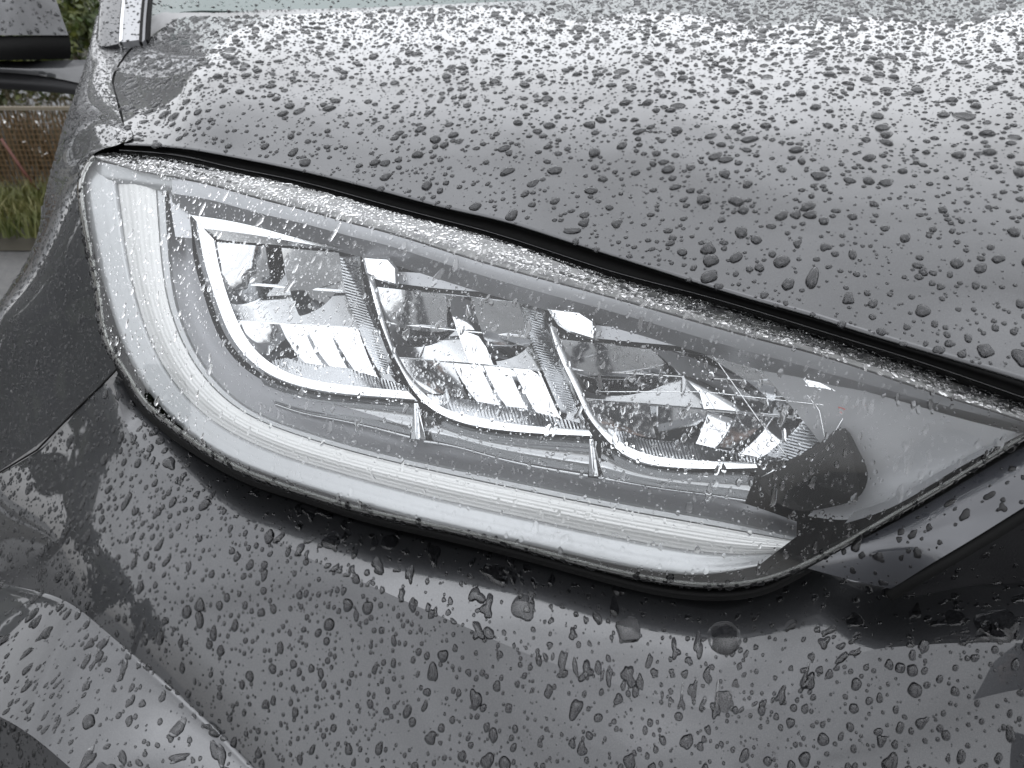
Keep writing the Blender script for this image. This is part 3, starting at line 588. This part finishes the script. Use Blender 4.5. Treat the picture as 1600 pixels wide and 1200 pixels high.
mb = MB(); mb.prism(P(arr([64, 69, 69, 64]), arr([322, 322, 356, 360]), arr([.93] * 4)), P(arr([64, 69, 69, 64]), arr([322, 322, 356, 360]), arr([.96] * 4))); cpart(mb, 'side_repeater', 'gloss_black', smooth=False)

# ------------------------------------------------------------------ rain
def dome_topology(ns, nr):
    f = []
    for r in range(nr - 1):
        for s in range(ns): f.append((r * ns + s, r * ns + (s + 1) % ns, (r + 1) * ns + (s + 1) % ns, (r + 1) * ns + s))
    top = nr * ns
    for s in range(ns): f.append(((nr - 1) * ns + s, (nr - 1) * ns + (s + 1) % ns, top))
    f.append(tuple(range(top + ns, top, -1)))               # the wetted foot of the drop
    return f
def dome_verts(c, n, flow, r, asp, flat, wob, ns, nr, closed, rng):
    """c,n,flow (N,3); r,asp,flat,wob (N,) -> (N, V, 3)"""
    N = len(c); t1 = flow - (flow * n).sum(1)[:, None] * n; t1 /= np.linalg.norm(t1, axis=1)[:, None] + 1e-9; t2 = np.cross(n, t1)
    an = np.linspace(0, 2 * np.pi, ns, endpoint=False)[None]
    rad = np.ones((N, ns))
    for k, amp in ((1, .10), (2, .16), (3, .13), (4, .07), (5, .05)):
        rad += wob[:, None] * amp * rng.normal(0, 1, (N, 1)) * np.cos(k * an + rng.uniform(0, 6.28, (N, 1)))
    rad = np.clip(rad, .45, 1.8)
    x = np.cos(an) * rad * asp[:, None]; y = np.sin(an) * rad / np.sqrt(asp[:, None])
    x = x * np.where(np.cos(an) < 0, 1 + .9 * (asp[:, None] - 1), 1.0)        # a tail on the uphill side
    V = []
    for j in range(nr):
        rho = 1 - (j / nr) ** 1.45
        h = (1 - rho ** 2.3) ** .72 * flat[:, None]
        z = np.broadcast_to(h, (N, ns)) if j else np.broadcast_to((-.10 * flat[:, None]) if not closed else np.full((N, 1), .02), (N, ns))
        V.append(c[:, None] + r[:, None, None] * (x[..., None] * rho * t1[:, None] + y[..., None] * rho * t2[:, None] + z[..., None] * n[:, None]))
    V.append((c + r[:, None] * flat[:, None] * n)[:, None])
    kf = 1.0 if closed else .97
    V.append(c[:, None] + r[:, None, None] * (x[..., None] * kf * t1[:, None] + y[..., None] * kf * t2[:, None] + .022 * n[:, None]))
    return np.concatenate(V, 1)
def sample_grid(G, count, rng):
    a = G[:-1, :-1]; b = G[:-1, 1:]; c = G[1:, :-1]; ar = np.linalg.norm(np.cross(b - a, c - a), axis=2).ravel(); ar = ar / ar.sum()
    i = rng.choice(len(ar), count, p=ar); w = G.shape[1] - 1; r0, c0 = i // w, i % w; s, t = rng.random(count), rng.random(count)
    def bl(A): return A[r0, c0] * ((1 - s) * (1 - t))[:, None] + A[r0, c0 + 1] * (s * (1 - t))[:, None] + A[r0 + 1, c0] * ((1 - s) * t)[:, None] + A[r0 + 1, c0 + 1] * (s * t)[:, None]
    n = bl(NRM(G)); n /= np.linalg.norm(n, axis=1)[:, None]; return bl(G), n
_nc = {}
def NRM(G):
    k = id(G)
    if k not in _nc: _nc[k] = gnormals(G)
    return _nc[k]
def garea(G):
    a = G[:-1, :-1]; return float(np.linalg.norm(np.cross(G[:-1, 1:] - a, G[1:, :-1] - a), axis=2).sum())

def wet(o, closed, key):
    if not closed:
        me = o.data; me.materials.append(M['under_black' if key in ('trim', 'surround', 'lens_edge', 'screen', 'pillar2') else 'under'])
        me.polygons.foreach_set('material_index', [1 if (p_.loop_total > 4 or p_.loop_total == 6) else 0 for p_ in me.polygons])
    return o
BIG = []                     # candidates for drops that are things of their own
def rain(key, name, place, dens, rmed, sig, rmax, flat=.42, asp=(1.0, .12), wob=.7, closed=False, lift=0.0, big_min=7.0, seed=1, rmin=.0003, label=None):
    rng = np.random.default_rng(seed); G = SURF[key]; cnt = int(garea(G) * dens)
    c, n = sample_grid(G, cnt, rng)
    u, v, d = proj(c); keep = (u > -70) & (u < 1670) & (v > -25) & (v < 1270); c, n, d = c[keep], n[keep], d[keep]; N = len(c)
    r = np.clip(rmed * np.exp(rng.normal(0, sig, N)), rmin, rmax)
    o = np.argsort(-r); c, n, r, d = c[o], n[o], r[o], d[o]
    # thin out overlaps: bigger drops swallow smaller ones
    cell = .009; H = {}; ok = np.zeros(N, bool); ij = np.floor(c / cell).astype(int)
    for i in range(N):
        x, y, z = ij[i]; hit = False
        for a in (-1, 0, 1):
            for b in (-1, 0, 1):
                for e in (-1, 0, 1):
                    for k in H.get((x + a, y + b, z + e), ()):
                        dd = c[i] - c[k]
                        if dd @ dd < ((r[i] + r[k]) * .98) ** 2: hit = True; break
                    if hit: break
                if hit: break
            if hit: break
        if not hit: ok[i] = True; H.setdefault((x, y, z), []).append(i)
    c, n, r, d = c[ok], n[ok], r[ok], d[ok]; N = len(c)
    c = c + n * lift
    down = np.tile([0, 0, -1.0], (N, 1)) + rng.normal(0, .12, (N, 3))
    px = r / d * F
    aspv = np.clip(asp[0] + np.abs(rng.normal(0, asp[1], N)) * np.clip(px / 4, .4, 2), 1, 2.0)
    fl = flat * rng.uniform(.8, 1.15, N); wb = wob * np.clip(px / 5, .35, 1.5)
    big = px > big_min
    V = []; Fc = []; n0 = 0
    for lo, hi, ns, nr in ((0, 1.6, 6, 2), (1.6, 3.5, 9, 3), (3.5, 1e9, 16, 5)):
        s = (px >= lo) & (px < hi) & ~big
        if not s.any(): continue
        v_ = dome_verts(c[s], n[s], down[s], r[s], aspv[s], fl[s], wb[s], ns, nr, closed, rng); tp_ = dome_topology(ns, nr); m = v_.shape[1]
        V.append(v_.reshape(-1, 3))
        for q in range(len(v_)): Fc += [tuple(k + n0 + q * m for k in f) for f in tp_]
        n0 += v_.shape[0] * m
    if V:
        mb = MB(); mb.v = V; mb.f = Fc; mb.n = n0; tag(wet(mb.build(name, 'water'), closed, key), label or ('small raindrops scattered over ' + place), 'raindrops', kind='stuff')
    for i in np.where(big)[0]: BIG.append((px[i], c[i], n[i], down[i], r[i], aspv[i], fl[i], wb[i], closed, place, key))
    return N
cnts = {}
cnts['bonnet'] = rain('bonnet', 'bonnet_rain', 'the dark grey bonnet', 36000, .00090, .72, .0054, flat=.55, asp=(1.0, .08), seed=11, wob=.42)
cnts['face'] = rain('face', 'bumper_rain', 'the front of the bumper below the headlight', 54000, .00088, .62, .0044, flat=.52, asp=(1.05, .09), wob=.42, seed=12)
cnts['flare'] = rain('flare', 'bumper_corner_rain', 'the flared lower corner of the bumper', 26000, .0011, .65, .0050, flat=.40, asp=(1.08, .14), wob=.9, seed=14)
cnts['ledge'] = rain('ledge', 'bumper_ledge_rain', 'the ledge under the headlight', 30000, .0010, .65, .0050, flat=.38, asp=(1.05, .15), wob=.9, seed=15)
cnts['crease'] = rain('crease', 'crease_rain', 'the crease below the headlight ledge', 120000, .0016, .45, .0042, flat=.5, asp=(1.15, .25), wob=1.2, seed=29)
cnts['puddle'] = rain('ledge', 'ledge_puddles', 'the ledge under the headlight', 330, .0068, .3, .011, flat=.17, asp=(1.0, .04), wob=.45, seed=33)
cnts['wing'] = rain('wing', 'wing_rain', 'the front wing beside the headlight', 80000, .00085, .40, .0026, flat=.55, asp=(1.05, .12), seed=16)
cnts['trim'] = rain('trim', 'trim_rain', 'the glossy trim beside the grille', 26000, .0008, .62, .0030, flat=.45, seed=17)
cnts['surround'] = rain('surround', 'surround_rain', 'the black grille surround', 14000, .0010, .6, .0030, flat=.45, seed=18)
cnts['lens'] = rain('lens', 'lens_rain', 'the clear face of the headlight lens', 85000, .00052, .58, .0030, flat=.48, asp=(1.1, .25), closed=True, lift=.00012, big_min=4.6, seed=19)
cnts['lens_top'] = rain('lens_top', 'lens_top_rain', 'the top edge of the headlight lens', 170000, .00075, .45, .0022, flat=.42, asp=(1.1, .3), closed=True, lift=.00012, wob=1.2, seed=20)
cnts['lens_edge'] = rain('lens_edge', 'lens_edge_rain', 'the lower rim of the headlight lens', 45000, .0011, .5, .0026, flat=.6, seed=21)
cnts['mirror'] = rain('mirror', 'mirror_rain', 'the painted door mirror cap', 7000, .0022, .45, .005, seed=28)
cnts['pillar'] = rain('pillar', 'pillar_rain', 'the windscreen pillar', 24000, .0013, .5, .0030, seed=22)
cnts['pillar2'] = rain('pillar2', 'pillar_trim_rain', 'the pale strip along the windscreen', 14000, .0016, .45, .0030, seed=23)
cnts['screen'] = rain('screen', 'windscreen_rain', 'the green tinted windscreen', 9000, .0018, .4, .0035, seed=24)
print('RAIN', cnts, 'BIG', len(BIG))
# the drops that show largest: each a thing of its own
BIG.sort(key=lambda b: -b[0])
rng = np.random.default_rng(5)
SHORT = {'the dark grey bonnet': 'bonnet'}
rest = BIG[290:]
for k, (px, c, n, fl_, r, a, ft, wb, cl, place, key) in enumerate(BIG):
    one = lambda x: np.array([x])
    ns, nr = (20, 6) if k < 290 else (16, 4)
    v_ = dome_verts(np.zeros((1, 3)) if k < 290 else c[None], n[None], fl_[None], one(r), one(a), one(ft), one(wb), ns, nr, cl, rng)[0]
    if k < 290:
        me = bpy.data.meshes.new('raindrop'); me.from_pydata(v_.tolist(), [], dome_topology(ns, nr)); me.materials.append(M['water'])
        me.polygons.foreach_set('use_smooth', [True] * len(me.polygons)); o = bpy.data.objects.new('raindrop', me); COL.objects.link(o); wet(o, cl, key); o.location = c
        size = 'very large' if px > 13 else 'large' if px > 9.5 else 'middling'; shp = 'flat puddled' if ft < .25 else 'elongated' if a > 1.16 else 'ragged' if wb > .7 else 'round'
        tag(o, size + ' ' + shp + ' raindrop beaded on ' + place, 'raindrop', 'large raindrops on ' + place)
if rest:
    bypl = {}
    for k, (px, c, n, fl_, r, a, ft, wb, cl, place, key) in enumerate(rest):
        one = lambda x: np.array([x])
        bypl.setdefault((place, cl, key), MB()).add(dome_verts(c[None], n[None], fl_[None], one(r), one(a), one(ft), one(wb), 16, 4, cl, rng)[0], dome_topology(16, 4))
    for (pl, cl, key), mb in bypl.items(): tag(wet(mb.build('middling_rain', 'water'), cl, key), 'middle-sized raindrops among the larger ones on ' + pl, 'raindrops', kind='stuff')

# ------------------------------------------------------------------ setting: road, verge, fence, hedge
def structure(o): o['kind'] = 'structure'; return o
mb = MB(); mb.add([(-200, -200, 0), (200, -200, 0), (200, 200, 0), (-200, 200, 0)], [(0, 1, 2, 3)]); structure(mb.build('road', 'asphalt', smooth=False))
VY = 2.75
mb = MB(); mb.grid(np.array([[(x, y, z) for x in np.linspace(-30, 30, 40)] for y, z in ((VY, .004), (VY + .06, .05), (VY + .5, .06), (VY + 2.0, .06))])); structure(mb.build('verge', 'soil'))
mb = MB(); mb.add([(-30, VY + 2.0, .065), (30, VY + 2.0, .065), (30, VY + 4.2, .065), (-30, VY + 4.2, .065)], [(0, 1, 2, 3)]); structure(mb.build('path', 'concrete', smooth=False))
mb = MB(); mb.add([(-60, VY + 4.2, .07), (60, VY + 4.2, .07), (60, VY + 60, .3), (-60, VY + 60, .3)], [(0, 1, 2, 3)]); structure(mb.build('field', 'soil', smooth=False))
rg = np.random.default_rng(3)
def blades(n, xr, yr, h, w, name, m, label, cat, lean=.35):
    x = rg.uniform(*xr, n); y = rg.uniform(*yr, n); a = rg.uniform(0, 6.28, n); hh = h * rg.uniform(.5, 1.2, n); z0 = .05
    lx, ly = rg.normal(0, lean, n) * hh, rg.normal(0, lean, n) * hh; dx, dy = np.cos(a) * w, np.sin(a) * w
    V = np.stack([np.c_[x - dx, y - dy, 0 * x + z0], np.c_[x + dx, y + dy, 0 * x + z0], np.c_[x + dx * .6 + lx * .4, y + dy * .6 + ly * .4, z0 + hh * .6], np.c_[x - dx * .6 + lx * .4, y - dy * .6 + ly * .4, z0 + hh * .6], np.c_[x + lx, y + ly, z0 + hh]], 1)
    me = bpy.data.meshes.new(name); F_ = []
    for i in range(n): b = 5 * i; F_ += [(b, b + 1, b + 2, b + 3), (b + 3, b + 2, b + 4)]
    me.from_pydata(V.reshape(-1, 3).tolist(), [], F_); me.materials.append(M[m]); o = bpy.data.objects.new(name, me); COL.objects.link(o); return tag(o, label, cat, kind='stuff')
blades(9000, (-3.6, -.4), (VY, VY + .55), .10, .004, 'grass', 'grass', 'green grass growing along the edge of the road', 'grass')
blades(2600, (-4.2, -.4), (VY + .75, VY + 1.6), .36, .005, 'dry_reeds', 'reed', 'brown dry reeds standing behind the netting fence', 'reeds', .25)
def leaf_crown(c, rad, n, size, name, m, parent, seed):
    g = np.random.default_rng(seed); k = 26; cl = g.normal(0, 1, (k, 3)); cl /= np.linalg.norm(cl, axis=1)[:, None]; cl *= g.uniform(.35, .95, (k, 1))
    i = g.integers(0, k, n); p = cl[i] + g.normal(0, .17, (n, 3)); p = np.array(c) + p * np.array(rad)
    a = g.normal(0, 1, (n, 3)); a /= np.linalg.norm(a, axis=1)[:, None]; b = np.cross(a, g.normal(0, 1, (n, 3))); b /= np.linalg.norm(b, axis=1)[:, None]
    s = (size * g.uniform(.6, 1.3, n))[:, None]
    V = np.stack([p - a * s, p + b * s * .45, p + a * s, p - b * s * .45], 1).reshape(-1, 3)
    me = bpy.data.meshes.new(name); me.from_pydata(V.tolist(), [], [(4 * q, 4 * q + 1, 4 * q + 2, 4 * q + 3) for q in range(n)]); me.materials.append(M[m])
    o = bpy.data.objects.new(name, me); COL.objects.link(o); o.parent = parent; return o
def bush(x, y, rx, rz, n, m, label, seed, size=.03, trunk=.2):
    e = tag(empty('bush', (x, y, .05)), label, 'bush', 'bushes behind the fence')
    leaf_crown((0, 0, trunk + rz * .8), (rx, rx * .8, rz), n, size, 'crown', m, e, seed)
    mb = MB(); mb.tube([(0, 0, 0), (.04, .02, trunk * .6), (.02, .05, trunk + rz * .6)], [.05, .04, .02], 7); mb.build('trunk', 'bark', e)
    return e
bush(-2.45, 4.55, .42, .42, 4200, 'leaf', 'green leafy bush standing between door mirror and wing', 31, .026, .22)
bush(-3.2, 4.4, .45, .24, 2200, 'leaf', 'low yellow-green bush behind the fence below the mirror arm', 32, .026, .12)
bush(-3.9, 5.4, .8, .6, 3000, 'leaf_dk', 'dark green bush at the far end of the fence', 33, .04, .3)
# netting fence with pale rail and posts
fen = tag(empty('fence', (-2, VY + .7, .05)), 'low brown netting fence with pale timber top rail behind the verge', 'fence')
FX0, FX1, FZ = -2.6, 4.2, .345
mb = MB(); mb.box((FX0, -.01, FZ - .006), (FX1, .012, FZ + .008)); mb.build('rail', 'rail', fen, smooth=False)
for k, x in enumerate((-1.35, -.36, .9, 2.4)):
    mb = MB(); mb.tube([(x, .03, 0), (x, .03, FZ + .03)], .018, 8); mb.build('post', 'bark', fen)
mb = MB()
for x in np.arange(FX0, 1.6, .020): mb.box((x - .0016, -.003, .02), (x + .0016, .003, FZ - .006))
for z in np.arange(.04, FZ - .02, .022): mb.box((FX0, -.006, z - .0012), (1.6, -.0035, z + .0012))
tag(mb.build('netting', 'net', fen, smooth=False), None, kind='stuff')
pl = MB(); pl.tube([(-2.03, VY + .55, .05), (-2.08, VY + .55, .17), (-2.13, VY + .55, .30)], [.007, .0065, .006], 8); tag(pl.build('pole', 'orange'), 'leaning orange-red pole standing in front of the netting', 'pole')
g = np.random.default_rng(9)
mb = MB()
for i in range(70):
    c = np.array([g.uniform(-3.2, -1.2), g.uniform(VY + .8, VY + 1.2), g.uniform(.12, .34)]); s = g.uniform(.006, .018); a = g.normal(0, 1, (4, 3)) * s; mb.add(c + a, [(0, 1, 2), (0, 2, 3), (0, 1, 3), (1, 2, 3)])
tag(mb.build('white_flowers', 'flower'), 'small white flower heads among the reeds behind the fence', 'flowers', kind='stuff')
# trees across the yard, out of the frame but mirrored in the paint
def tree(x, y, h, r, seed, label):
    e = tag(empty('tree', (x, y, 0)), label, 'tree', 'trees mirrored in the paint')
    mb = MB(); mb.tube([(0, 0, 0), (.1, 0, h * .3), (0, .1, h * .7)], [.22, .16, .06], 9)
    for k in range(4): a = k * 1.6; mb.tube([(.08, .02, h * (.3 + .06 * k)), (math.cos(a) * r * .5, math.sin(a) * r * .5, h * (.5 + .07 * k))], [.07, .03], 6)
    mb.build('trunk', 'bark', e); leaf_crown((0, 0, h * .62), (r, r, h * .38), 2600, .22, 'crown', 'leaf_dk', e, seed)
for k, (x, y, h, r) in enumerate(((-11.5, -1.5, 2.9, 1.5), (-12.5, 1.6, 3.4, 1.7), (-10.5, 4.2, 2.6, 1.4), (-9.0, 8.5, 3.4, 1.8), (-6.8, 11.5, 3.6, 1.9), (-12.0, -5.0, 3.0, 1.6))):
    tree(x, y, h, r, 60 + k, 'leafy tree across the yard, mirrored in the bumper paint')

# ------------------------------------------------------------------ the person taking the picture, mirrored in lamp and paint
def skin(name, verts, edges, radii, m, parent, root=0, sub=1):
    me = bpy.data.meshes.new(name); me.from_pydata(verts, edges, []); o = bpy.data.objects.new(name, me); COL.objects.link(o)
    me.materials.append(M[m] if isinstance(m, str) else m)
    s = o.modifiers.new('skin', 'SKIN'); s.use_smooth_shade = True
    for i, r in enumerate(radii): me.skin_vertices[0].data[i].radius = r if isinstance(r, tuple) else (r, r)
    me.skin_vertices[0].data[root].use_root = True
    b = o.modifiers.new('sub', 'SUBSURF'); b.levels = b.render_levels = sub
    if parent: o.parent = parent
    return o
skin_m = mat('skin', (.20, .125, .095), .5); jacket = mat('dark_jacket', (.010, .011, .014), .7); jeans = mat('dark_trousers', (.015, .016, .022), .8); hairm = mat('brown_hair', (.06, .025, .012), .5); phone_m = mat('phone_body', (.012, .012, .013), .15, coat=.5)
per = tag(empty('person', (.42, -.85, 0)), 'person in dark jacket holding up a phone, mirrored in headlight and paint', 'person')
def hand(sx, wrist, tip):
    w, t = np.array(wrist), np.array(tip); ax = (t - w) / np.linalg.norm(t - w); side = np.cross(ax, (0, 0, 1.0)); side /= np.linalg.norm(side); upv = np.cross(side, ax)
    V = [tuple(w), tuple(w + ax * .045)]; E = [(0, 1)]; R_ = [.026, (.040, .020)]
    for k, (s, ln) in enumerate(((-.030, .060), (-.010, .072), (.010, .068), (.029, .054))):
        i = len(V); b = w + ax * .085 + upv * s; V += [tuple(b), tuple(b + ax * ln * .5), tuple(b + ax * ln * .75 - side * sx * .018)]; E += [(1, i), (i, i + 1), (i + 1, i + 2)]; R_ += [.0095, .0088, .008]
    i = len(V); b = w + ax * .03 + upv * .040; V += [tuple(b), tuple(b + ax * .03 + upv * .02), tuple(b + ax * .055 - side * sx * .02 + upv * .015)]; E += [(0, i), (i, i + 1), (i + 1, i + 2)]; R_ += [.012, .0105, .009]
    return V, E, R_
V = [(0, 0, .95), (0, .02, 1.12), (0, .03, 1.30), (0, .05, 1.42), (0, .08, 1.52), (0, .11, 1.60), (0, .10, 1.70),
     (-.18, .04, 1.40), (-.27, .20, 1.15), (-.245, .40, 1.00), (.18, .04, 1.40), (.24, .20, 1.13), (-.10, .42, .985),
     (-.10, 0, .88), (-.11, .02, .48), (-.11, -.02, .09), (-.11, .13, .04), (.10, 0, .88), (.11, .02, .48), (.11, -.02, .09), (.11, .13, .04)]
E = [(0, 1), (1, 2), (2, 3), (3, 4), (4, 5), (5, 6), (3, 7), (7, 8), (8, 9), (3, 10), (10, 11), (11, 12), (0, 13), (13, 14), (14, 15), (15, 16), (0, 17), (17, 18), (18, 19), (19, 20)]
R_ = [(.15, .10), (.14, .09), (.16, .10), (.11, .08), .055, (.078, .09), (.07, .08), .055, .042, .028, .055, .042, .028, .085, .06, .04, .035, .085, .06, .04, .035]
for sx, wi, tip in ((1, 9, (-.215, .49, .965)), (-1, 12, (-.185, .50, .955))):
    hv, he, hr = hand(sx, V[wi], tip); n0 = len(V) - 1
    V += hv[1:]; R_ += hr[1:]; mp_ = lambda i: wi if i == 0 else n0 + i
    E += [(mp_(a), mp_(b)) for a, b in he]
skin('body', V, E, R_, skin_m, per)
jr = [0, 1, 2, 3, 7, 8, 9, 10, 11, 12]; jm = {v: k for k, v in enumerate(jr)}
jv = [V[i] for i in jr]; jv[6] = tuple(np.array(V[8]) * .15 + np.array(V[9]) * .85); jv[9] = tuple(np.array(V[11]) * .15 + np.array(V[12]) * .85)
skin('jacket', jv, [(jm[a], jm[b]) for a, b in E[:12] if a in jm and b in jm], [(.19, .13), (.18, .12), (.20, .13), (.13, .10), .075, .06, .045, .075, .06, .045], jacket, per)
tr = [0, 13, 14, 15, 17, 18, 19]; tm = {v: k for k, v in enumerate(tr)}
skin('trousers', [V[i] for i in tr], [(tm[a], tm[b]) for a, b in E if a in tm and b in tm], [(.17, .12), .105, .078, .06, .105, .078, .06], jeans, per)
skin('hair', [(0, .06, 1.58), (0, .065, 1.66), (0, .09, 1.73)], [(0, 1), (1, 2)], [(.075, .06), (.09, .085), (.075, .08)], hairm, per, 1)
ph = MB(); ph.box((-.275, .455, .925), (-.125, .463, .999)); po = ph.build('phone', phone_m, smooth=False); po.location = (.42, -.85, 0); tag(po, 'black phone held up in both hands by the person', 'phone')
bv = po.modifiers.new('bevel', 'BEVEL'); bv.width = .003; bv.segments = 2
